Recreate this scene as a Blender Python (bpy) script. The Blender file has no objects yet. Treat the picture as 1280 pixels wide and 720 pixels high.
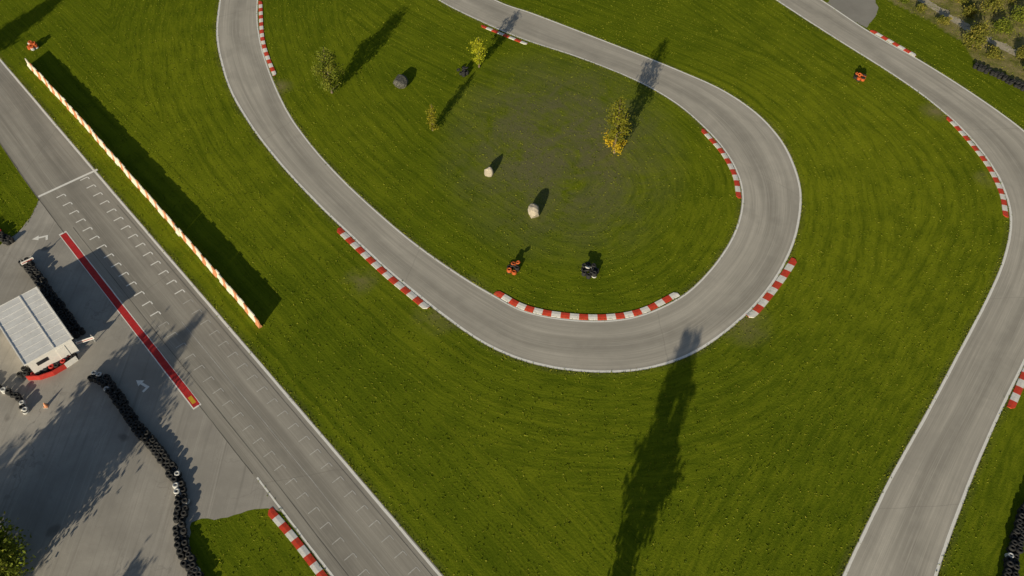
import bpy, bmesh, math, random
import numpy as np
from mathutils import Vector
random.seed(7); rng=np.random.default_rng(7)
scene=bpy.context.scene
scene.view_settings.view_transform='Standard'; scene.view_settings.look='None'; scene.view_settings.exposure=0
COL=scene.collection
# ------------------------------------------------------------------ camera
H=70.0; F=1000.0; P=math.radians(50.4)
cam_d=bpy.data.cameras.new("camera"); cam=bpy.data.objects.new("camera",cam_d); COL.objects.link(cam)
cam.location=(0,0,H); cam.rotation_euler=(math.radians(90)-P,0,0)
cam_d.sensor_width=36; cam_d.lens=36*F/1280; cam_d.clip_end=6000; cam_d.clip_start=0.5
scene.camera=cam
SP,CP=math.sin(P),math.cos(P)
def G(u,v,z=0.0):
    """image pixel coordinate -> world metres on the plane of height z"""
    x=(u-640)/F; y=-(v-360)/F  # camera ray through the image pixel, cut with the plane below
    t=(H-z)/(SP-y*CP)
    return np.array([x*t,(CP+y*SP)*t,z])
def GG(pts,z=0.0): return np.array([G(u,v,z) for u,v in pts])
# ------------------------------------------------------------------ light
EL=math.radians(17); AZ=math.radians(21.2)
sd=bpy.data.lights.new("sun","SUN"); sun=bpy.data.objects.new("sun",sd); COL.objects.link(sun)
sd.energy=5.0; sd.angle=math.radians(0.5); sd.color=(1.0,0.89,0.68)
SDIR=Vector((math.sin(AZ)*math.cos(EL),math.cos(AZ)*math.cos(EL),-math.sin(EL)))
sun.rotation_euler=SDIR.to_track_quat('-Z','Y').to_euler()
w=bpy.data.worlds.new("World"); scene.world=w; w.use_nodes=True
nt=w.node_tree; sky=nt.nodes.new("ShaderNodeTexSky"); sky.sky_type='NISHITA'; sky.sun_disc=False
sky.sun_elevation=EL; sky.sun_rotation=math.radians(180)+AZ
bg=nt.nodes["Background"]; bg.inputs[1].default_value=0.065
nt.links.new(sky.outputs[0],bg.inputs[0])
# ------------------------------------------------------------------ material helper
class M:
    def __init__(s,name,rough=0.9,spec=0.2):
        s.m=bpy.data.materials.new(name); s.m.use_nodes=True; s.t=s.m.node_tree; s.n=s.t.nodes
        s.b=s.n["Principled BSDF"]; s.b.inputs["Roughness"].default_value=rough
        s.b.inputs["Specular IOR Level"].default_value=spec
        s.tc=s.n.new("ShaderNodeTexCoord"); s.obj=s.tc.outputs["Object"]; s.uv=s.tc.outputs["UV"]
    def L(s,a,b): s.t.links.new(a,b)
    def put(s,sock,v):
        if isinstance(v,bpy.types.NodeSocket): s.L(v,sock)
        elif isinstance(v,(tuple,list)) and len(v)==3 and sock.type=='RGBA': sock.default_value=(*v,1)
        else: sock.default_value=v
    def scale(s,vec,sc,rot=0):
        n=s.n.new("ShaderNodeMapping"); s.L(vec,n.inputs[0]); n.inputs["Scale"].default_value=sc; n.inputs["Rotation"].default_value=(0,0,rot); return n.outputs[0]
    def noise(s,vec,sc,det=3,rough=0.55,dist=0):
        n=s.n.new("ShaderNodeTexNoise"); s.L(vec,n.inputs["Vector"]); n.inputs["Scale"].default_value=sc
        n.inputs["Detail"].default_value=det; n.inputs["Roughness"].default_value=rough; n.inputs["Distortion"].default_value=dist
        return n.outputs[0]
    def attr(s,name):
        n=s.n.new("ShaderNodeAttribute"); n.attribute_name=name; return n.outputs["Fac"]
    def rng(s,v,a,b,c=0,d=1):
        n=s.n.new("ShaderNodeMapRange"); s.L(v,n.inputs[0])
        for i,x in enumerate((a,b,c,d)): n.inputs[i+1].default_value=x
        return n.outputs[0]
    def math(s,op,a,b=0.0,c=0.0):
        n=s.n.new("ShaderNodeMath"); n.operation=op; s.put(n.inputs[0],a); s.put(n.inputs[1],b)
        if op in('MULTIPLY_ADD',): s.put(n.inputs[2],c)
        return n.outputs[0]
    def mix(s,f,a,b,mode='MIX'):
        n=s.n.new("ShaderNodeMix"); n.data_type='RGBA'; n.blend_type=mode
        s.put(n.inputs[0],f); s.put(n.inputs[6],a); s.put(n.inputs[7],b); return n.outputs[2]
    def comb(s,x,y,z=0.0):
        n=s.n.new("ShaderNodeCombineXYZ"); s.put(n.inputs[0],x); s.put(n.inputs[1],y); s.put(n.inputs[2],z); return n.outputs[0]
    def sep(s,vec):
        n=s.n.new("ShaderNodeSeparateXYZ"); s.L(vec,n.inputs[0]); return n.outputs
    def color(s,c): s.put(s.b.inputs["Base Color"],c)
    def bump(s,h,st,dist):
        n=s.n.new("ShaderNodeBump"); s.L(h,n.inputs["Height"]); n.inputs["Strength"].default_value=st; n.inputs["Distance"].default_value=dist
        s.L(n.outputs[0],s.b.inputs["Normal"])
ASPH=(0.56,0.52,0.445)
def mul(c,k): return tuple(x*k for x in c)
def mat_track(name,base,uvw=True):
    m=M(name,0.85,0.25)
    big=m.noise(m.obj,0.06,4); mid=m.noise(m.obj,0.6,4); fine=m.noise(m.obj,9,3,0.7); blot=m.noise(m.obj,.18,5,.65,.8)
    c=m.mix(m.rng(big,.3,.7),mul(base,.80),mul(base,1.12))
    c=m.mix(m.rng(mid,.35,.75,0,.3),c,mul(base,.70))
    c=m.mix(m.rng(blot,.50,.68,0,.40),c,mul(base,.55))
    if uvw:
        x=m.sep(m.uv)[0]; y=m.sep(m.uv)[1]
        wl=m.n.new("ShaderNodeTexNoise"); wl.noise_dimensions='1D'; m.L(m.math('MULTIPLY',y,.022),wl.inputs["W"]); wl.inputs["Scale"].default_value=1.0; wl.inputs["Detail"].default_value=1
        ctr=m.rng(wl.outputs[0],.3,.7,.15,.85)
        dd=m.math('ABSOLUTE',m.math('SUBTRACT',x,ctr))
        c=m.mix(m.math('MULTIPLY',m.rng(dd,.04,.22,.62,0),m.rng(mid,.3,.6,.6,1)),c,mul(base,.44))
        st=m.noise(m.scale(m.uv,(4,.010,1)),2.0,5,.65)
        c=m.mix(m.rng(st,.40,.68,0,.75),c,mul((base[0],base[1]*.99,base[2]*.98),.54))
        st2=m.noise(m.scale(m.uv,(22,.03,1)),3.0,3,.6)
        c=m.mix(m.rng(st2,.5,.75,0,.5),c,mul(base,1.28))
        st3=m.noise(m.scale(m.uv,(60,.05,1)),2.0,2,.6)
        c=m.mix(m.rng(st3,.58,.70,0,.5),c,mul(base,.42))
        d=m.math('ABSOLUTE',m.math('SUBTRACT',x,.5))
        edge=m.rng(d,.37,.5,0,.6)
        c=m.mix(m.math('MULTIPLY',edge,m.rng(mid,.3,.6,.4,1)),c,mul(base,.60))
        f=m.math('ABSOLUTE',m.math('SUBTRACT',m.math('FRACT',m.math('DIVIDE',m.math('ADD',y,m.math('MULTIPLY',mid,.5)),31.7)),.5))
        c=m.mix(m.rng(f,.0,.0025,.4,0),c,mul(base,.35))
    c=m.mix(m.rng(fine,.3,.7,0,.35),c,mul(base,.7))
    m.color(c); m.bump(fine,.25,.015); return m.m
def mat_paddock():
    m=M("paddock_asphalt",.88,.2)
    base=(0.43,0.40,0.35)
    big=m.noise(m.obj,.09,5,.6,.6); mid=m.noise(m.obj,.5,5,.6); fine=m.noise(m.obj,8,3,.7)
    c=m.mix(m.rng(big,.35,.65),mul(base,.75),mul(base,1.15))
    c=m.mix(m.rng(mid,.4,.7,0,.4),c,mul(base,.62))
    st=m.noise(m.scale(m.obj,(1.6,.05,1),math.radians(-40)),1.5,4,.6)
    c=m.mix(m.rng(st,.52,.75,0,.6),c,mul(base,.5))
    st=m.noise(m.scale(m.obj,(2.6,.04,1),math.radians(-22)),1.1,5,.6,.3)
    c=m.mix(m.rng(st,.55,.72,0,.4),c,mul(base,1.35))
    mv=m.n.new("ShaderNodeVectorMath"); mv.operation='ADD'; m.L(m.obj,mv.inputs[0])
    nn=m.n.new("ShaderNodeTexNoise"); m.L(m.obj,nn.inputs["Vector"]); nn.inputs["Scale"].default_value=.35; nn.inputs["Detail"].default_value=5
    ms=m.n.new("ShaderNodeVectorMath"); ms.operation='SCALE'; m.L(nn.outputs["Color"],ms.inputs[0]); ms.inputs[3].default_value=5
    m.L(ms.outputs[0],mv.inputs[1])
    cr=m.n.new("ShaderNodeTexVoronoi"); cr.feature='DISTANCE_TO_EDGE'; m.L(mv.outputs[0],cr.inputs["Vector"]); cr.inputs["Scale"].default_value=.11
    c=m.mix(m.math('MULTIPLY',m.rng(cr.outputs["Distance"],0,.008,.55,0),m.rng(big,.42,.6)),c,mul(base,.35))
    oil=m.noise(m.obj,.35,2,.4)
    c=m.mix(m.rng(oil,.69,.75,0,.6),c,(.10,.09,.08))
    c=m.mix(m.rng(fine,.3,.7,0,.3),c,mul(base,.7))
    m.color(c); m.bump(fine,.25,.015); return m.m
def mat_ground():
    m=M("ground_grass",1.0,.0)
    g1=(.125,.170,.008); g2=(.235,.270,.012); g3=(.060,.098,.005)
    big=m.noise(m.obj,.035,4,.55,.4); mid=m.noise(m.obj,.25,5,.6); fine=m.noise(m.obj,4.5,4,.7); vf=m.noise(m.obj,11,3,.7)
    sunlit_tint=m.attr("sunlit_tint")  # mask that puts the sunlit brightening into the grass colour
    bb=m.math('ADD',m.math('MULTIPLY',m.rng(big,.35,.68),.5),m.math('MULTIPLY',sunlit_tint,.6))
    c=m.mix(bb,g1,g2)
    c=m.mix(m.rng(mid,.42,.7,0,.5),c,g3)
    ed=m.attr("edge_d")
    wob=m.math('MULTIPLY_ADD',m.noise(m.obj,.12,2),1.2,ed)
    pos=m.sep(m.obj)
    s=m.math('SINE',m.math('MULTIPLY',wob,2*math.pi/1.9))
    sn=m.n.new("ShaderNodeTexNoise"); sn.noise_dimensions='2D'
    m.L(m.comb(wob,m.math('MULTIPLY',m.math('ADD',pos[0],pos[1]),.12)),sn.inputs["Vector"]); sn.inputs["Scale"].default_value=2.4; sn.inputs["Detail"].default_value=5; sn.inputs["Roughness"].default_value=.72
    amp=m.rng(m.noise(m.obj,.07,3),.35,.60,.15,1)
    c=m.mix(m.math('MULTIPLY',m.rng(s,-.2,1,0,.38),amp),c,g3)
    c=m.mix(m.rng(sn.outputs[0],.50,.70,0,.38),c,(.27,.29,.016))
    c=m.mix(m.rng(sn.outputs[0],.50,.32,0,.42),c,(.05,.085,.004))
    dry=m.attr("dry")
    dm=m.math('MULTIPLY',dry,m.rng(m.noise(m.obj,.20,6,.72,.6),.32,.56))
    c=m.mix(m.math('MULTIPLY',dm,.85),c,(.17,.155,.085))
    c=m.mix(m.rng(fine,.56,.8,0,.45),c,(.30,.28,.035))
    c=m.mix(m.rng(fine,.46,.25,0,.55),c,(.045,.07,.005))
    c=m.mix(m.rng(vf,.3,.55,.4,0),c,(.04,.06,.005))
    c=m.mix(m.math('MULTIPLY',m.rng(ed,.0,.75,.7,0),m.rng(mid,.35,.6,.2,1)),c,(.10,.095,.04))
    c=m.mix(m.math('MULTIPLY',m.attr("worn"),m.rng(mid,.35,.65)),c,(.26,.22,.10))
    sc=m.attr("scrub")
    sa=m.mix(m.rng(m.noise(m.obj,.4,6,.7),.38,.66),(.15,.165,.03),(.42,.34,.16))
    sa=m.mix(m.rng(fine,.4,.7,0,.6),sa,(.08,.08,.03))
    c=m.mix(sc,c,sa)
    m.color(c)
    hh=m.math('ADD',m.math('MULTIPLY',fine,.9),m.math('MULTIPLY',vf,.4))
    hh=m.math('ADD',hh,m.math('MULTIPLY',sn.outputs[0],.45))
    m.bump(hh,.5,.11); return m.m
def mat_plain(name,c,rough=.7,var=.25,sc=3,spec=.3,dirt=None):
    m=M(name,rough,spec); n=m.noise(m.obj,sc,5,.65)
    col=m.mix(m.rng(n,.35,.7,0,1),c,mul(c,1-var))
    if dirt: col=m.mix(m.rng(m.noise(m.obj,sc*2.7,4,.7),.5,.72,0,.8),col,dirt)
    m.color(col); return m.m
def mat_leaf(name,dark,light,third,trans=True):
    m=M(name,.7,.15); a=m.attr("tint")
    r=m.n.new("ShaderNodeValToRGB"); m.L(a,r.inputs[0]); e=r.color_ramp.elements
    e[0].color=(*dark,1); e[1].color=(*third,1); x=e.new(.55); x.color=(*light,1)
    m.color(r.outputs[0])
    if trans:
        tr=m.n.new("ShaderNodeBsdfTranslucent"); m.L(r.outputs[0],tr.inputs[0])
        mx=m.n.new("ShaderNodeMixShader"); mx.inputs[0].default_value=.3
        m.L(m.b.outputs[0],mx.inputs[1]); m.L(tr.outputs[0],mx.inputs[2]); m.L(mx.outputs[0],m.n["Material Output"].inputs[0])
    return m.m
T1=mat_track("track_asphalt",ASPH); T3=mat_track("straight_asphalt",mul(ASPH,.78)); TP=mat_paddock(); GR=mat_ground()
TA=mat_track("access_asphalt",(.36,.34,.30),False); GRAV=mat_plain("gravel",(.58,.51,.39),.95,.45,1.2,.1,(.25,.24,.12))
WHITE=mat_plain("white_road_paint",(.92,.90,.84),.7,.08,2,.3,(.74,.72,.66))
FWHITE=mat_plain("worn_white_paint",(.70,.68,.63),.7,.4,3,.3,(.44,.43,.39))
KR=mat_plain("kerb_red",(.76,.07,.03),.6,.3,2.5,.3,(.46,.10,.07)); KW=mat_plain("kerb_white",(.92,.89,.82),.6,.2,2.5,.3,(.60,.56,.50))
REDP=mat_plain("red_road_paint",(.62,.03,.03),.7,.3,1.5,.3,(.36,.07,.06)); YEL=mat_plain("yellow_paint",(.7,.42,.03))
RUB=mat_plain("tyre_rubber",(.03,.03,.03),.75,.3); RUBW=mat_plain("tyre_white",(.6,.6,.58),.7,.3); RUBR=mat_plain("tyre_red",(.5,.04,.03),.6,.3); RUBO=mat_plain("tyre_orange",(.60,.13,.03),.6,.45)
PLW=mat_plain("barrier_white_plastic",(.86,.79,.66),.5,.2,4,.4); PLO=mat_plain("barrier_orange_plastic",(.70,.30,.15),.5,.2,4,.4)
STONE=mat_plain("granite",(.52,.46,.36),.9,.4,4,.2,(.26,.24,.20)); STONED=mat_plain("dark_rock",(.09,.09,.075),.9,.5,3,.2,(.40,.38,.32))
BARK=mat_plain("bark",(.20,.15,.11),.9,.4,6)
ROOF=mat_plain("metal_roof",(.84,.83,.80),.55,.15,.8,.4,(.68,.66,.62)); WALLM=mat_plain("hut_wall",(.82,.80,.76),.6,.12,1.5); DARKG=mat_plain("window_glass",(.03,.035,.04),.15,.1)
STEEL=mat_plain("steel",(.35,.36,.37),.5,.2); BLACKL=mat_plain("seam_tar",(.15,.14,.12),.8,.4)
# ------------------------------------------------------------------ geometry helpers
def mesh_obj(name,V,Fc,mats,mi=None,uv=None,smooth=False,parent=None,attrs=None):
    me=bpy.data.meshes.new(name)
    V=np.asarray(V,dtype=np.float32)
    if isinstance(Fc,np.ndarray):
        k=Fc.shape[1]; me.vertices.add(len(V)); me.vertices.foreach_set("co",V.ravel())
        me.loops.add(Fc.size); me.loops.foreach_set("vertex_index",Fc.astype(np.int32).ravel())
        me.polygons.add(len(Fc)); me.polygons.foreach_set("loop_start",np.arange(0,Fc.size,k,dtype=np.int32))
        try: me.polygons.foreach_set("loop_total",np.full(len(Fc),k,dtype=np.int32))
        except Exception: pass
        me.update(calc_edges=True)
    else:
        me.from_pydata([tuple(map(float,v)) for v in V],[],[tuple(map(int,f)) for f in Fc])
    if not isinstance(mats,(list,tuple)): mats=[mats]
    for x in mats: me.materials.append(x)
    if mi is not None: me.polygons.foreach_set("material_index",np.asarray(mi,dtype=np.int32))
    if uv is not None:
        l=me.uv_layers.new(name="UVMap"); idx=np.zeros(len(me.loops),dtype=np.int32); me.loops.foreach_get("vertex_index",idx)
        l.data.foreach_set("uv",np.asarray(uv,dtype=np.float32)[idx].ravel())
    if attrs:
        for k,a in attrs.items():
            at=me.attributes.new(k,'FLOAT','POINT'); at.data.foreach_set("value",np.asarray(a,dtype=np.float32))
    if smooth: me.polygons.foreach_set("use_smooth",np.ones(len(me.polygons),dtype=bool))
    me.update()
    o=bpy.data.objects.new(name,me); COL.objects.link(o)
    if parent: o.parent=parent
    return o
def catmull(P_,n):
    P_=np.asarray(P_,float)[:,:2]; Q=np.vstack([2*P_[0]-P_[1],P_,2*P_[-1]-P_[-2]]); out=[]
    for i in range(1,len(Q)-2):
        t=np.linspace(0,1,24,endpoint=False)[:,None]; a,b,c,d=Q[i-1],Q[i],Q[i+1],Q[i+2]
        out.append(.5*((2*b)+(-a+c)*t+(2*a-5*b+4*c-d)*t**2+(-a+3*b-3*c+d)*t**3))
    out.append(Q[-2][None]); C=np.vstack(out); 
    for _ in range(10): C[1:-1]=.5*C[1:-1]+.25*(C[:-2]+C[2:])
    return resample(C,n)
def resample(C,n=None,step=None):
    s=np.r_[0,np.cumsum(np.linalg.norm(np.diff(C,axis=0),axis=1))]
    if n is None: n=max(2,int(round(s[-1]/step))+1)
    t=np.linspace(0,s[-1],n); return np.stack([np.interp(t,s,C[:,0]),np.interp(t,s,C[:,1])],1)
def normals(C):
    d=np.gradient(C,axis=0); d/=np.linalg.norm(d,axis=1)[:,None]+1e-9; return np.stack([-d[:,1],d[:,0]],1)
def length(C): return np.linalg.norm(np.diff(C,axis=0),axis=1).sum()
def strip(name,A,B,z,mat,cross=7,parent=None):
    n=len(A); V=[];UV=[]; s=np.r_[0,np.cumsum(np.linalg.norm(np.diff((A+B)/2,axis=0),axis=1))]
    for j in range(cross):
        f=j/(cross-1); p=A*(1-f)+B*f; V.append(np.c_[p,np.full(n,z)]); UV.append(np.c_[np.full(n,f),s])
    V=np.vstack(V);UV=np.vstack(UV)
    I=np.arange(n-1); F_=[]
    for j in range(cross-1): F_.append(np.stack([j*n+I,j*n+I+1,(j+1)*n+I+1,(j+1)*n+I],1))
    F_=np.vstack(F_)
    a,b,c=V[F_[0,0]],V[F_[0,1]],V[F_[0,2]]
    if np.cross(b-a,c-b)[2]<0: F_=F_[:,::-1]
    return mesh_obj(name,V,F_,mat,uv=UV,parent=parent)
def line(name,C,wd,z,mat,off=0,worn=0.0):
    nrm=normals(C); j=np.convolve(rng.normal(0,1,len(C)+8),np.ones(9)/9,'valid')[:,None]*worn
    k=np.convolve(rng.normal(0,1,len(C)+4),np.ones(5)/5,'valid')[:,None]*worn*.7
    return strip(name,C+nrm*(off-wd/2+j),C+nrm*(off+wd/2+j+k),z,mat,2)
def poly(name,P_,z,mat,rough=0.0,step=.6):
    P_=np.asarray(P_)[:,:2]; C=np.vstack([P_,P_[:1]]); C=resample2(C,step)[:-1]
    if rough: C=C+rng.normal(0,rough,C.shape)
    bm=bmesh.new(); vs=[bm.verts.new((x,y,z)) for x,y in C]; f=bm.faces.new(vs); f.normal_update()
    if f.normal.z<0: f.normal_flip()
    bmesh.ops.triangulate(bm,faces=[f]); me=bpy.data.meshes.new(name); bm.to_mesh(me); bm.free(); me.materials.append(mat)
    o=bpy.data.objects.new(name,me); COL.objects.link(o); return C
def resample2(C,step):
    out=[]
    for a,b in zip(C[:-1],C[1:]):
        k=max(1,int(np.linalg.norm(b-a)/step)); out.append(a+(b-a)*np.linspace(0,1,k,endpoint=False)[:,None])
    out.append(C[-1:]); return np.vstack(out)
def inside(px,py,C):
    r=np.zeros(px.shape,bool); x0,y0=C[:,0],C[:,1]; x1,y1=np.roll(x0,-1),np.roll(y0,-1)
    for a,b,c,d in zip(x0,y0,x1,y1):
        if b==d: continue
        k=((b>py)!=(d>py))&(px<(c-a)*(py-b)/(d-b)+a); r^=k
    return r
# ------------------------------------------------------------------ tracks (outlines in image pixels)
out1=[(310,-150),(285,-60),(274,0),(270,40),(275,75),(288,115),(311,155),(345,200),(386,245),(432,290),(480,335),(522,370),(548,391),(578,413),(612,434),(652,451),(700,462),(760,466),(812,461),(860,446),(902,420),(942,385),(970,350),(990,312),(1000,275),(1002,240),(993,205),(975,172),(945,140),(903,112),(850,88),(790,64),(720,37),(665,16),(620,0),(560,-35),(500,-80),(440,-150)]
in1=[(365,-150),(335,-60),(323,0),(325,45),(338,90),(358,135),(385,175),(420,215),(465,258),(518,303),(578,345),(620,370),(655,388),(705,398),(760,400),(805,392),(848,372),(878,347),(903,316),(920,284),(927,250),(922,220),(906,190),(880,160),(842,128),(792,100),(722,72),(655,50),(600,27),(547,0),(490,-40),(430,-85),(380,-150)]
out2=[(850,-130),(930,-62),(1028,0),(1085,38),(1145,72),(1200,106),(1250,140),(1290,172),(1318,210),(1333,255),(1334,300),(1322,360),(1302,412),(1280,457),(1240,541),(1204,630),(1172,720),(1140,830),(1115,960)]
in2=[(790,-130),(870,-66),(969,0),(1040,46),(1110,90),(1160,125),(1202,162),(1235,202),(1255,240),(1262,277),(1254,322),(1233,372),(1200,435),(1160,510),(1110,600),(1052,720),(1005,830),(955,960)]
O1=catmull(GG(out1),520);I1=catmull(GG(in1),520);O2=catmull(GG(out2),420);I2=catmull(GG(in2),420)
strip("kart_track",O1,I1,.012,T1,9); strip("kart_track",O2,I2,.012,T1,9)
SR=catmull(GG([(-160,-115),(0,72),(140,236),(280,399),(420,562),(555,720),(660,843)]),260)
SL=catmull(GG([(-160,-50),(-60,92),(0,180),(47,248),(140,369),(230,484),(325,605),(410,717),(490,822)]),260)
strip("start_straight",SL,SR,.012,T3,9)
pad=GG([(47,248),(140,369),(230,484),(325,605),(352,640),(335,635),(318,636),(300,641),(285,646),(268,650),(252,647),(240,652),(236,680),(244,720),(262,780),(262,830),(-200,830),(-200,420),(-90,345),(0,306),(22,291),(38,272)])
pad[:4,:2]+=.3*np.array([.7,.7])
PAD=poly("paddock",pad,.006,TP,.04,.5)
ACC=poly("access_road",GG([(1034,4),(1052,-20),(1090,-14),(1098,12),(1093,22),(1083,35),(1060,22)]),.006,TA,.06)
for C in(O1,I1,O2,I2):
    c=(O1+I1)/2 if len(C)==520 else (O2+I2)/2
    sg=np.sign(((c[200]-C[200])*normals(C)[200]).sum()); line("track_edge_line",C,.18 if C is I1 else .25,.018,WHITE,sg*.18,.03)
line("track_edge_line",SR,.25,.018,WHITE,.22*np.sign(((SL-SR)[100]*normals(SR)[100]).sum()),.03)
sgn=np.sign(((SR-SL)[100]*normals(SL)[100]).sum())
line("track_edge_line",resample(SL[:92],60),.18,.018,WHITE,.15*sgn,.04)
k0=np.argmin(np.linalg.norm(SL-G(322,600)[:2],axis=1)); line("track_edge_line",resample(SL[k0:],60),.18,.018,WHITE,.15*sgn,.04)
line("asphalt_seam",resample(SL[92:k0],120),.07,.018,BLACKL,.05*sgn,.06)
# kerbs
def kerb(pts,side,wd=.75,L_=1.05):
    C=catmull(GG(pts),400); n=max(3,int(round(length(C)/L_))); sub=3; C=resample(C,n*sub+1); nr=normals(C)*side
    V=[];Fc=[];mi=[]
    prof=[(0,.016),(.06,.045),(.55,.085),(1,.075),(1.0,.0)]
    for i in range(n*sub+1):
        e=1.0
        if i==0 or i==n*sub: e=.6
        for f,z in prof: p=C[i]+nr[i]*wd*f*e; V.append((p[0],p[1],z))
    k=len(prof)
    for i in range(n*sub):
        for j in range(k-1):
            q=[i*k+j,(i+1)*k+j,(i+1)*k+j+1,i*k+j+1]
            if side<0: q=q[::-1]
            Fc.append(q); mi.append((i//sub)%2)
    Fc.append(list(range(k))); mi.append(0); Fc.append([n*sub*k+j for j in range(k)]); mi.append(0)
    return mesh_obj("racing_kerb",V,Fc,[KR,KW],mi)
kerb([(323,2),(325,45),(331,70),(341,95)],1,.6); kerb([(603,31),(630,42),(660,54)],-1,.6)
kerb([(880,161),(906,190),(922,220),(927,248)],-1,.65); kerb([(426,284),(480,335),(522,370),(538,383)],-1,.8)
kerb([(617,368),(655,388),(705,398),(760,400),(805,392),(850,370)],1,.75); kerb([(989,322),(970,350),(942,385),(932,393)],1,.85)
kerb([(1087,39),(1115,55),(1143,71)],1,.65); kerb([(1186,146),(1202,162),(1235,202),(1255,240),(1261,272)],-1,.65)
kerb([(1285,448),(1280,457),(1258,508)],1); kerb([(341,634),(372,670),(412,722)],-1)
# ------------------------------------------------------------------ painted markings
def bar(name,a,b,wd,z,mat,n=6,worn=0):
    a=np.asarray(a)[:2];b=np.asarray(b)[:2]; return line(name,resample(np.array([a,b]),n),wd,z,mat,0,worn)
bar("start_line",G(48,246),G(122,212),.36,.022,WHITE)
def along(f,s):
    a0=G(48,247)[:2]; b0=G(122,212)[:2]; ia=np.argmin(np.linalg.norm(SL-a0,axis=1)); ib=np.argmin(np.linalg.norm(SR-b0,axis=1))
    def adv(C,i):
        D=C[i:]; q=np.r_[0,np.cumsum(np.linalg.norm(np.diff(D,axis=0),axis=1))]; return np.array([np.interp(s,q,D[:,0]),np.interp(s,q,D[:,1])])
    return adv(SL,ia)*(1-f)+adv(SR,ib)*f
V=[];Fc=[];mi=[]
def quad(a,b,wd,m_):
    d=(b-a)/np.linalg.norm(b-a); n=np.array([-d[1],d[0]])*wd/2; i=len(V)
    for p in(a-n,b-n,b+n,a+n): V.append((p[0],p[1],.022))
    c=[i,i+1,i+2,i+3]; Fc.append(c); mi.append(m_)
for k in range(36):
    for f,o in((.30,1.2),(.76,0.2)):
        s=o+k*1.95+.4; m_=0 if k<14 else 1
        wd=.16 if k<14 else .08
        a=along(f-.065,s);b=along(f+.065,s); quad(a,b,wd,m_)
        e=(b-a)/np.linalg.norm(b-a); c0_=b+e*.002; c=along(f+.065,s+.55); dd_=(c-b)/np.linalg.norm(c-b); quad(b+dd_*(wd*.5+.003),c,wd*.8,m_)
mesh_obj("grid_marking",V,Fc,[WHITE,FWHITE],mi)
for f in(.16,.52,.9):
    C=np.array([along(f,s) for s in np.linspace(8 if f!=.52 else 30,78,120)]); line("asphalt_seam",C,.05 if f!=.52 else .035,.018,BLACKL if f!=.52 else FWHITE,0,.03)
bar("pit_lane_line",G(78,291),G(247,509),.90,.018,WHITE,60,.03); bar("pit_lane_line",G(79,292.5),G(246,507.5),.72,.022,REDP,60,.03); bar("pit_lane_line",G(237,496),G(243,504),.4,.026,YEL)
def arrow(u,v,ang,sc=1.0):
    o=G(u,v)[:2]; c,s=math.cos(ang),math.sin(ang); R=np.array([[c,-s],[s,c]])
    pts=np.array([(-1.2,-.18),(.2,-.18),(.2,-.55),(1.2,0),(.2,.55),(.2,.18),(-.85,.18),(-.85,.9),(-1.2,.9)])*sc
    Q=pts@R.T+o; poly("painted_arrow",Q,.018,WHITE,0,5)
arrow(50,297,math.radians(200),.75); arrow(178,480,math.radians(150),.75)
# ------------------------------------------------------------------ ground sheet
def axis(lo,hi,st):
    a=list(np.arange(lo,hi,st)); g=st; x=hi; up=[]
    while x<3000: up.append(x); g*=1.5; x+=g
    up.append(3200); g=st; x=lo; dn=[]
    while x>-3000: g*=1.5; x-=g; dn.append(x)
    return np.array(sorted(dn)+a+up)
xs=axis(-105,105,.6); ys=axis(8,165,.6); nx,ny=len(xs),len(ys)
X,Y=np.meshgrid(xs,ys); pts=np.stack([X.ravel(),Y.ravel()],1)
edges=np.vstack([resample(C,step=.8) for C in(O1,I1,O2,I2,SR)])
def mind(p,E):
    out=np.full(len(p),1e9)
    for i in range(0,len(p),6000):
        q=p[i:i+6000]; d=((q[:,None,:]-E[None])**2).sum(2); out[i:i+6000]=np.sqrt(d.min(1))
    return out
core=(abs(pts[:,0])<115)&(pts[:,1]>0)&(pts[:,1]<175)
ed=np.full(len(pts),30.0); ed[core]=mind(pts[core],edges)
c0=G(700,180)[:2]; dry=np.clip(1.45-np.hypot((pts[:,0]-c0[0])/12,(pts[:,1]-c0[1])/16),0,1)
cl=G(1080,250)[:2]; sunlit_tint=np.exp(-((pts[:,0]-cl[0])/30)**2-((pts[:,1]-cl[1])/34)**2)  # sunlit gradient painted in: grass colour brightens around this spot
cl=G(250,180)[:2]; sunlit_tint=np.maximum(sunlit_tint,.6*np.exp(-((pts[:,0]-cl[0])/25)**2-((pts[:,1]-cl[1])/30)**2))
scp=GG([(1098,-10),(1125,8),(1160,25),(1200,50),(1222,80),(1290,118),(1500,200),(2600,-150),(1500,-300),(1000,-200),(1060,-60)])
SCR=resample2(np.vstack([scp,scp[:1]])[:,:2],1.0)[:-1]
scrub=inside(pts[:,0],pts[:,1],SCR).astype(float)
worn=np.zeros(len(pts))
for (u,v,r) in((925,400,4),(955,165,3),(545,395,3),(590,360,2),(450,352,2.5),(1170,140,2.5),(1235,225,2),(352,108,2)):
    g=G(u,v)[:2]; worn=np.maximum(worn,np.clip(1-np.hypot(pts[:,0]-g[0],pts[:,1]-g[1])/r,0,1))
ii=np.arange(nx*ny).reshape(ny,nx); Fg=np.stack([ii[:-1,:-1].ravel(),ii[:-1,1:].ravel(),ii[1:,1:].ravel(),ii[1:,:-1].ravel()],1)
mesh_obj("ground",np.c_[pts,np.zeros(len(pts))],Fg,GR,attrs=dict(edge_d=ed,dry=dry,scrub=scrub,worn=worn,sunlit_tint=sunlit_tint))
GP=catmull(GG([(1120,-30),(1158,2),(1205,32),(1250,56),(1300,80),(1400,120)]),200); line("gravel_path",GP,1.6,.006,GRAV,0,.6)
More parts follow.
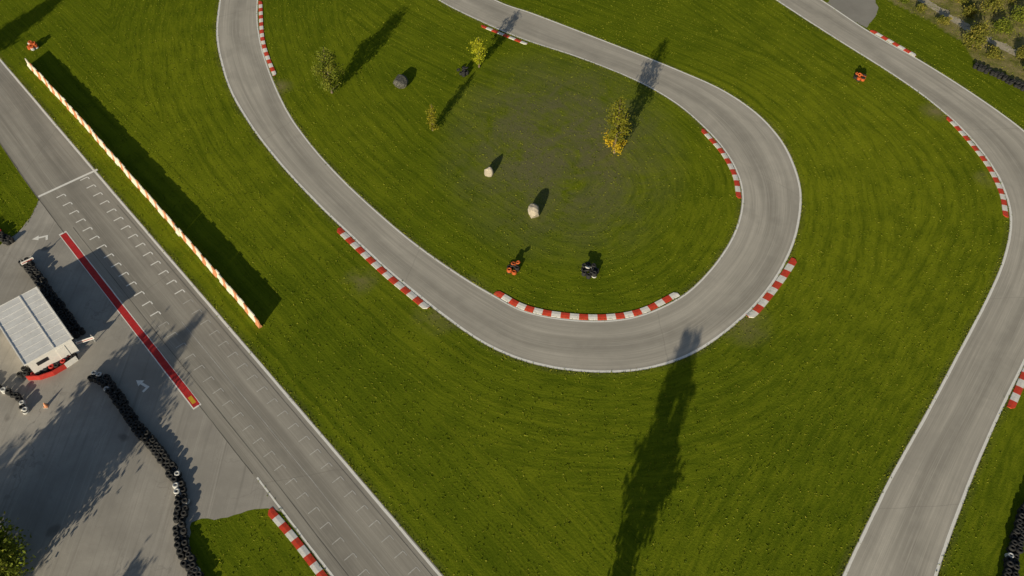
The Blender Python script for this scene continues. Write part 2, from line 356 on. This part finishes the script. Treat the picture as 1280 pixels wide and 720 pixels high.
# ------------------------------------------------------------------ grass tufts (one mesh)
LG=mat_leaf("grass_blades",(.06,.10,.003),(.16,.20,.007),(.32,.31,.03),False)
polys=[np.vstack([O1,I1[::-1]]),np.vstack([O2,I2[::-1]]),np.vstack([SL,SR[::-1]]),PAD,ACC]
def on_asph(p):
    r=np.zeros(len(p),bool)
    for C in polys:
        r|=inside(p[:,0],p[:,1],C[::2] if len(C)>600 else C)
    return r
N=60000
T=np.stack([rng.uniform(-88,88,N),rng.uniform(22,150,N)],1); T=T[np.abs(T[:,0])<T[:,1]*.58+26]
T=T[~on_asph(T)]
ev=[]
for C in(O1,I1,O2,I2,SR,np.vstack([PAD[-60:],PAD[:1]]),SL[:92],SL[k0:]):
    D=resample(C,step=.10); D=D+rng.normal(0,.13,D.shape); ev.append(D)
E=np.vstack(ev); 
hT=rng.uniform(.04,.10,len(T)); hE=rng.uniform(.04,.12,len(E)); mE=on_asph(E)&(rng.random(len(E))<.92); E=E[~mE]; hE=hE[~mE]
Pp=np.vstack([T,E]); hh=np.r_[hT,hE]; n=len(Pp)
Vb=[];tint=[]
for b in range(3):
    a=rng.uniform(0,2*math.pi,n); wv=rng.uniform(.03,.08,n); off=rng.normal(0,.05,(n,2)); lean=rng.normal(0,.05,(n,2))
    p=Pp+off; dx=np.cos(a)*wv; dy=np.sin(a)*wv
    Vb.append(np.stack([np.c_[p[:,0]-dx,p[:,1]-dy,np.zeros(n)],np.c_[p[:,0]+dx,p[:,1]+dy,np.zeros(n)],np.c_[p+lean,hh]],1).reshape(-1,3))
    tint.append(np.repeat(rng.random(n),3))
Vb=np.vstack(Vb); mesh_obj("grass",Vb,np.arange(len(Vb)).reshape(-1,3),LG,attrs=dict(tint=np.concatenate(tint)))
# ------------------------------------------------------------------ tyres
def torus_arrays(R=.2,r=.1,a=14,b=7,sq=1.0):
    V=[];Fc=[]
    for i in range(a):
        t=2*math.pi*i/a
        for j in range(b):
            p=2*math.pi*j/b; rr=R+r*math.cos(p); V.append((rr*math.cos(t),rr*math.sin(t),r*sq*math.sin(p)))
    for i in range(a):
        for j in range(b): Fc.append((i*b+j,((i+1)%a)*b+j,((i+1)%a)*b+(j+1)%b,i*b+(j+1)%b))
    return np.array(V),np.array(Fc)
TV,TF=torus_arrays()
def tyres(name,items):
    Vs=[];Fs=[];mi=[]
    for k,(x,y,z,tx,ty,m_) in enumerate(items):
        R=np.array([[1,0,0],[0,math.cos(tx),-math.sin(tx)],[0,math.sin(tx),math.cos(tx)]])@np.array([[math.cos(ty),0,math.sin(ty)],[0,1,0],[-math.sin(ty),0,math.cos(ty)]])
        Vs.append(TV@R.T*random.uniform(.93,1.07)+(x,y,z)); Fs.append(TF+k*len(TV)); mi+= [m_]*len(TF)
    return mesh_obj(name,np.vstack(Vs),np.vstack(Fs),[RUB,RUBW,RUBR,RUBO],mi,smooth=True)
def tyre_wall(pts,rows=2,high=3,pal=(0,),step=.60):
    C=resample(catmull(GG(pts),300),step=step); nr=normals(C); it=[]
    for i,p in enumerate(C):
        for r in range(rows):
            q=p+nr[i]*(r-.5*(rows-1))*.58+rng.normal(0,.06,2); m_=random.choice(pal)
            for k in range(high-(random.random()<.2)): it.append((q[0]+random.gauss(0,.03),q[1]+random.gauss(0,.03),.1+k*.195,random.gauss(0,.04),random.gauss(0,.04),m_ if random.random()<.7 else 0))
    return tyres("tyre_wall",it)
tyre_wall([(118,472),(132,478),(148,498),(165,525),(185,549),(204,573),(221,598),(229,628),(225,658),(231,690),(247,724),(262,760)],2,3,(0,0,0,0,0,0,0,0,0,1))
tyre_wall([(-30,480),(0,487),(15,492),(27,503),(33,516)],1,3,(0,0,0,1))
tyre_wall([(34,330),(50,352),(72,382),(100,418)],2,4,(0,))
tyre_wall([(30,467),(50,466),(70,457),(94,446)],2,3,(0,0,0,2))
tyre_wall([(1218,84),(1238,92),(1262,103),(1295,120)],2,3,(0,))
tyre_wall([(1288,628),(1275,655),(1266,690),(1258,730),(1250,770)],2,4,(0,0,0,0,0,0,0,1))
tyre_wall([(-40,285),(-10,291),(8,300),(13,304)],2,3,(2,0,0))
def tyre_stack(u,v,pal,n=5,spread=.55):
    c=G(u,v)[:2]; it=[]
    for s in range(n):
        a=2*math.pi*s/n; q=c+np.array([math.cos(a),math.sin(a)])*spread*(1 if n>1 else 0)
        for k in range(random.choice((2,3,4))): it.append((q[0],q[1],.1+k*.195,random.gauss(0,.05),random.gauss(0,.05),random.choice(pal)))
    for k in range(4): it.append((c[0]+random.gauss(0,.3),c[1]+random.gauss(0,.3),.6+.12*k,random.uniform(-.6,.6),random.uniform(-.6,.6),random.choice(pal)))
    return tyres("tyre_stack",it)
tyre_stack(641,338,(3,3,0,0),5,.5); tyre_stack(737,341,(0,0,0,0,1),7,.75); tyre_stack(1074,98,(3,3,0,0),6,.6); tyre_stack(42,60,(3,3,1),5,.5)
tyre_stack(580,93,(0,0,0),4,.4)  # black stack added in place of the dark crown tip of the larch's shadow
# ------------------------------------------------------------------ boulders
def boulder(u,v,r,hgt,mat,seed):
    bm=bmesh.new(); bmesh.ops.create_icosphere(bm,subdivisions=4,radius=1); rs=np.random.default_rng(seed)
    pl=[(rs.normal(size=3),rs.uniform(.72,.95)) for _ in range(14)]
    for vtx in bm.verts:
        c=np.array(vtx.co)
        for nn,d in pl:
            nn=nn/np.linalg.norm(nn); k=c@nn
            if k>d: c=c-nn*(k-d)
        c=c*(1+.03*math.sin(c[0]*9+seed)*math.cos(c[1]*8+c[2]*7)); vtx.co=Vector((c[0]*r,c[1]*r*.8,c[2]*hgt))
    me=bpy.data.meshes.new("boulder"); bm.to_mesh(me); bm.free(); me.materials.append(mat)
    o=bpy.data.objects.new("boulder",me); COL.objects.link(o); g=G(u,v); o.location=(g[0],g[1],hgt*.5); o.rotation_euler=(0,0,seed); return o
boulder(611,219,.6,.95,STONE,3); boulder(667,268,1.0,1.0,STONE,5)
boulder(501,106,1.4,.9,STONED,8)
# ------------------------------------------------------------------ safety barrier
def barrier(pts,Lb=.8):
    C=resample(catmull(GG(pts),300),step=Lb); V=[];Fc=[];mi=[]
    for i in range(len(C)-1):
        a,b=C[i],C[i+1]; d=(b-a)/np.linalg.norm(b-a); n=np.array([-d[1],d[0]]); jit=rng.normal(0,.04); h_=1.28+rng.normal(0,.03); a=a+n*jit+d*.008; b=b+n*jit-d*.008
        base=len(V)
        prof=[(-.20,0),(-.20,.15),(-.08,.40),(-.05,h_),(.05,h_),(.08,.40),(.20,.15),(.20,0)]
        for e in(a,b):
            for o_,z in prof: q=e+n*o_; V.append((q[0],q[1],z))
        k=len(prof); mm=1 if i%3==2 else 0
        for j in range(k-1): Fc.append([base+j,base+j+1,base+k+j+1,base+k+j]); mi.append(mm)
        Fc.append([base+j for j in range(k)][::-1]); Fc.append([base+k+j for j in range(k)]); mi+= [mm]*2
    return mesh_obj("safety_barrier",V,Fc,[PLW,PLO],mi)
barrier([(36,82),(97,147),(152,209),(212,277),(272,346),(327,409)])
# ------------------------------------------------------------------ hut
hut=bpy.data.objects.new("timing_hut",None); COL.objects.link(hut)
uy=G(60,264)[:2]-G(230,484)[:2]; uy/=np.linalg.norm(uy); ux=np.array([uy[1],-uy[0]]); W_=4.6
fa=G(100,440)[:2]-ux*W_
back=8.8; HH=2.5
def hp(a,b,z): p=fa+ux*a+uy*b; return (p[0],p[1],z)
def hbox(name,a0,a1,b0,b1,z0,z1,mat):
    V=[hp(a,b,z) for z in(z0,z1) for a,b in((a0,b0),(a1,b0),(a1,b1),(a0,b1))]
    return mesh_obj(name,V,[(3,2,1,0),(4,5,6,7),(0,1,5,4),(1,2,6,5),(2,3,7,6),(3,0,4,7)],mat,parent=hut)
hbox("walls",0,W_,0,back,0,HH,WALLM)
hbox("roof",-.25,W_+.25,-.3,back+.3,HH+.003,HH+.14,ROOF)
for i in range(11): hbox("roof_rib",-.25,W_+.25,-.3+i*(back+.54)/10,-.24+i*(back+.54)/10,HH+.143,HH+.165,ROOF)
for a in(-.22,W_*.62,W_+.14): hbox("roof_rail",a,a+.08,-.28,back+.28,HH+.168,HH+.21,WALLM)
hbox("door",W_*.62,W_*.62+.9,-.04,-.003,0,2.0,WALLM); hbox("window",W_*.15,W_*.4,-.04,-.003,1.3,1.8,DARKG)
for i in range(3): hbox("side_window",W_+.003,W_+.04,1+i*2.6,2.4+i*2.6,1.0,1.9,DARKG)
hbox("step",W_*.6,W_*.6+1.1,-.75,-.05,0.0,.2,STEEL)
def panel_wall(name,pts,h,th,mats,Lb):
    C=resample(catmull(GG(pts),200),step=Lb); V=[];Fc=[];mi=[]
    nr=normals(C)
    for i in range(len(C)-1):
        b0=len(V)
        for e,nn in((C[i],nr[i]),(C[i+1],nr[i+1])):
            for o_,z in((-th,.0),(-th,h),(th,h),(th,0)): q=e+nn*o_; V.append((q[0],q[1],z))
        for j in range(3): Fc.append([b0+j,b0+j+1,b0+5+j,b0+4+j]); mi.append(i%len(mats))
    return mesh_obj(name,V,Fc,mats,mi)
panel_wall("banner_fence",[(36,475),(54,474),(74,466),(98,450)],.7,.05,[RUBR,RUBR,RUBR,WALLM,RUBR],1.2)
def sign(u,v,ang,wd=2.0,hg=.8):
    g=G(u,v); e=bpy.data.objects.new("advertising_sign",None); COL.objects.link(e); c,s=math.cos(ang),math.sin(ang)
    def bx(nm,x0,x1,y0,y1,z0,z1,m_):
        V=[(g[0]+x*c-y*s,g[1]+x*s+y*c,z) for z in(z0,z1) for x,y in((x0,y0),(x1,y0),(x1,y1),(x0,y1))]
        mesh_obj(nm,V,[(3,2,1,0),(4,5,6,7),(0,1,5,4),(1,2,6,5),(2,3,7,6),(3,0,4,7)],m_,parent=e)
    bx("board",-wd/2,wd/2,-.03,.03,.6,.6+hg,WALLM); bx("stripe",-wd/2+.1,wd/2-.1,-.036,-.032,.75,.85,RUBR)
    bx("post",-wd/2+.1,-wd/2+.18,.032,.1,0,1.3,STEEL); bx("post",wd/2-.18,wd/2-.1,.032,.1,0,1.3,STEEL)
sign(110,431,math.radians(25),1.8,.4); sign(38,332,math.radians(40),1.4,.4)
def cone(u,v):
    bm=bmesh.new(); bmesh.ops.create_cone(bm,cap_ends=True,segments=16,radius1=.19,radius2=.04,depth=.65)
    for x in bm.verts: x.co.z+=.36
    r=bmesh.ops.create_cube(bm,size=1)['verts']
    for x in r: x.co=Vector((x.co.x*.45,x.co.y*.45,x.co.z*.04+.021))
    n0=len(bm.faces); r=bmesh.ops.create_cone(bm,segments=16,radius1=.145,radius2=.105,depth=.16)['verts']
    for x in r: x.co.z+=.40
    me=bpy.data.meshes.new("traffic_cone"); bm.to_mesh(me); bm.free(); me.materials.append(PLO); me.materials.append(PLW)
    for p_ in me.polygons:
        if p_.index>=n0: p_.material_index=1
    o=bpy.data.objects.new("traffic_cone",me); COL.objects.link(o); g=G(u,v); o.location=(g[0],g[1],.02)
cone(58,508)
# ------------------------------------------------------------------ trees
def make_tree(name,base,Ht,wid,c0,mat,nl,ls,seed,limbs=34,power=.8,tintf=None,trunk_r=None,ptop=.25,clump=.32,proff=None):
    r=np.random.default_rng(seed); tr=trunk_r or Ht*.012+.03; V=[];Fc=[];seg=8
    bx,by=base; bend=r.normal(0,.02*Ht,2)
    def tube(P_,R_):
        b=len(V); 
        for i,(p,rad) in enumerate(zip(P_,R_)):
            d=P_[min(i+1,len(P_)-1)]-P_[max(i-1,0)]; d=d/np.linalg.norm(d); a=np.cross(d,[.3,.9,.1]); a/=np.linalg.norm(a); c=np.cross(d,a)
            for j in range(seg): t=2*math.pi*j/seg; V.append(p+rad*(a*math.cos(t)+c*math.sin(t)))
        for i in range(len(P_)-1):
            for j in range(seg): Fc.append((b+i*seg+j,b+i*seg+(j+1)%seg,b+(i+1)*seg+(j+1)%seg,b+(i+1)*seg+j))
    def axisp(t): return np.array([bx+bend[0]*t*t,by+bend[1]*t*t,Ht*t*.96])
    tube([axisp(t) for t in np.linspace(0,1,9)],[tr*(1-t)**.8*(1+.4*(t<.05))+.012 for t in np.linspace(0,1,9)])
    cen=[]
    for k in range(limbs):
        f=(k+r.random())/limbs; t=c0+(1-c0)*f*.97
        prof=proff(t) if proff else (math.sin(math.pi*min(1,(f*.9+.12)))**power)*(1-f*ptop)
        Lm=wid/2*prof*r.uniform(.55,1.2)+.15; a=k*2.4+r.normal(0,.4); up=r.uniform(.25,.9)
        s=axisp(t*.97); d=np.array([math.cos(a),math.sin(a),up]); d/=np.linalg.norm(d)
        P_=[s+d*Lm*q+np.array([0,0,.12*Lm*q*q]) for q in np.linspace(0,1,4)]
        tube(P_,[tr*.35*(1-t)+.018,tr*.25*(1-t)+.014,.012,.006]); 
        for q in np.linspace(.35,1.05,4): cen.append((s+d*Lm*q,(.5+q*.5)*(prof+.1)))
    nb=len(Fc); cc=np.array([c for c,_ in cen]); wt=np.array([x for _,x in cen])*r.uniform(.1,1.7,len(cen))**1.5; wt/=wt.sum()
    pick=r.choice(len(cc),nl,p=wt); p=cc[pick]+r.normal(0,clump*wid/4+.06,(nl,3)); p[:,2]=np.maximum(p[:,2],.15)
    a=r.normal(size=(nl,3)); a/=np.linalg.norm(a,axis=1)[:,None]; b=np.cross(a,r.normal(size=(nl,3))); b/=np.linalg.norm(b,axis=1)[:,None]
    sz=ls*r.uniform(.6,1.3,nl)[:,None]; a*=sz; b*=sz*.6
    LV=np.stack([p-a,p+b,p+a,p-b],1).reshape(-1,3); n0=len(V)
    ctint=r.random(len(cc)); tint=np.clip(.65*ctint[pick]+.35*r.random(nl),0,1)
    if tintf is not None: tint=tintf(tint,p[:,2]/Ht)
    allV=np.vstack([np.array(V),LV]); allF=np.vstack([np.array(Fc),np.arange(n0,n0+4*nl).reshape(-1,4)])
    return mesh_obj(name,allV,allF,[BARK,mat],np.r_[np.zeros(nb),np.ones(nl)],attrs=dict(tint=np.r_[np.zeros(n0),np.repeat(tint,4)]))
LB=mat_leaf("leaves_green",(.06,.09,.01),(.17,.21,.02),(.34,.33,.05))
LY=mat_leaf("leaves_yellow",(.13,.15,.015),(.32,.29,.02),(.68,.46,.02))
LYG=mat_leaf("leaves_yellow_green",(.16,.21,.012),(.38,.41,.02),(.60,.56,.03))
LD=mat_leaf("leaves_dark",(.03,.06,.01),(.07,.11,.015),(.16,.16,.02))
LS=mat_leaf("leaves_scrub",(.08,.10,.015),(.20,.20,.03),(.38,.31,.06))
make_tree("birch_tree",G(415,116)[:2],7.6,4.5,.06,LB,4200,.12,1,44,clump=.22)
make_tree("birch_tree",G(599,84)[:2],5.4,2.4,.1,LYG,1700,.11,2,28,clump=.24)
make_tree("young_larch_tree",G(541,163)[:2],4.8,1.8,.04,LY,1300,.10,3,28,.6,ptop=.85,clump=.25,tintf=lambda t,z:np.clip(t*.75,0,1))
def yprof(t): return float(np.interp(t,[0,.08,.2,.30,.38,.6,.85,1],[.5,.85,.9,.6,.85,.8,.4,.15]))
make_tree("birch_tree",G(768,191)[:2],9.0,3.7,.02,LY,3600,.12,4,46,.7,lambda t,z:np.clip(t*.42+.6*(z<.28),0,1),clump=.18,proff=yprof)
make_tree("bush",G(1215,60)[:2],3.8,3.8,.05,LS,3200,.15,11,24)
for i,(u,v,h_) in enumerate(((1130,2,1.0),(1150,14,.9),(1178,30,1.0),(1250,40,1.8),(1275,72,1.6),(1235,14,2.5),(1180,-12,2.6),(1260,2,3.2),(1210,20,1.2),(1276,28,2.4),(1240,72,1.2),(1200,2,1.8),(1286,95,1.5))):
    make_tree("bush",G(u,v)[:2],h_,h_*1.4,.03,LS if i%3 else LB,1300,.14,20+i,18)
def tree_tip(u,v,Ht,wid,c0,seed,nl=3800,ls=.24,name="pine_tree",**k):
    t=G(u,v)[:2]; L_=Ht/math.tan(EL); b=t-L_*np.array([math.sin(AZ),math.cos(AZ)]); make_tree(name,b,Ht,wid,c0,LD,nl,ls,seed,**k); return b
def pprof(t):
    return float(np.interp(t,[.1,.24,.30,.36,.40,.50,.54,.58,.63,.72,.80,.92,1],[.22,.3,.35,.55,.95,1.0,.8,.4,.35,.55,.42,.28,.14]))
tree_tip(873,398,13.4,6.2,.10,31,6500,.19,limbs=60,proff=pprof,clump=.11)
tree_tip(265,372,13.5,4.0,.35,32,3800,clump=.22)
tree_tip(222,408,11.5,4.0,.35,33,3800,clump=.22); tree_tip(95,505,11,3.6,.3,34,3000,clump=.25)
tree_tip(150,540,9,4.0,.2,36,3000,clump=.25)
tree_tip(178,702,6,4,.1,37)
tree_tip(90,-15,12,5,.3,39); tree_tip(50,10,12,4,.3,41); tree_tip(40,530,10,4,.2,42,3000)
tree_tip(20,255,14,4,.3,43)
make_tree("birch_tree",G(12,716)[:2],7.0,6.5,.1,LB,8500,.17,40,44)
make_tree("birch_tree",G(-40,690)[:2],8,6,.1,LD,5000,.2,44,44)
print("done")
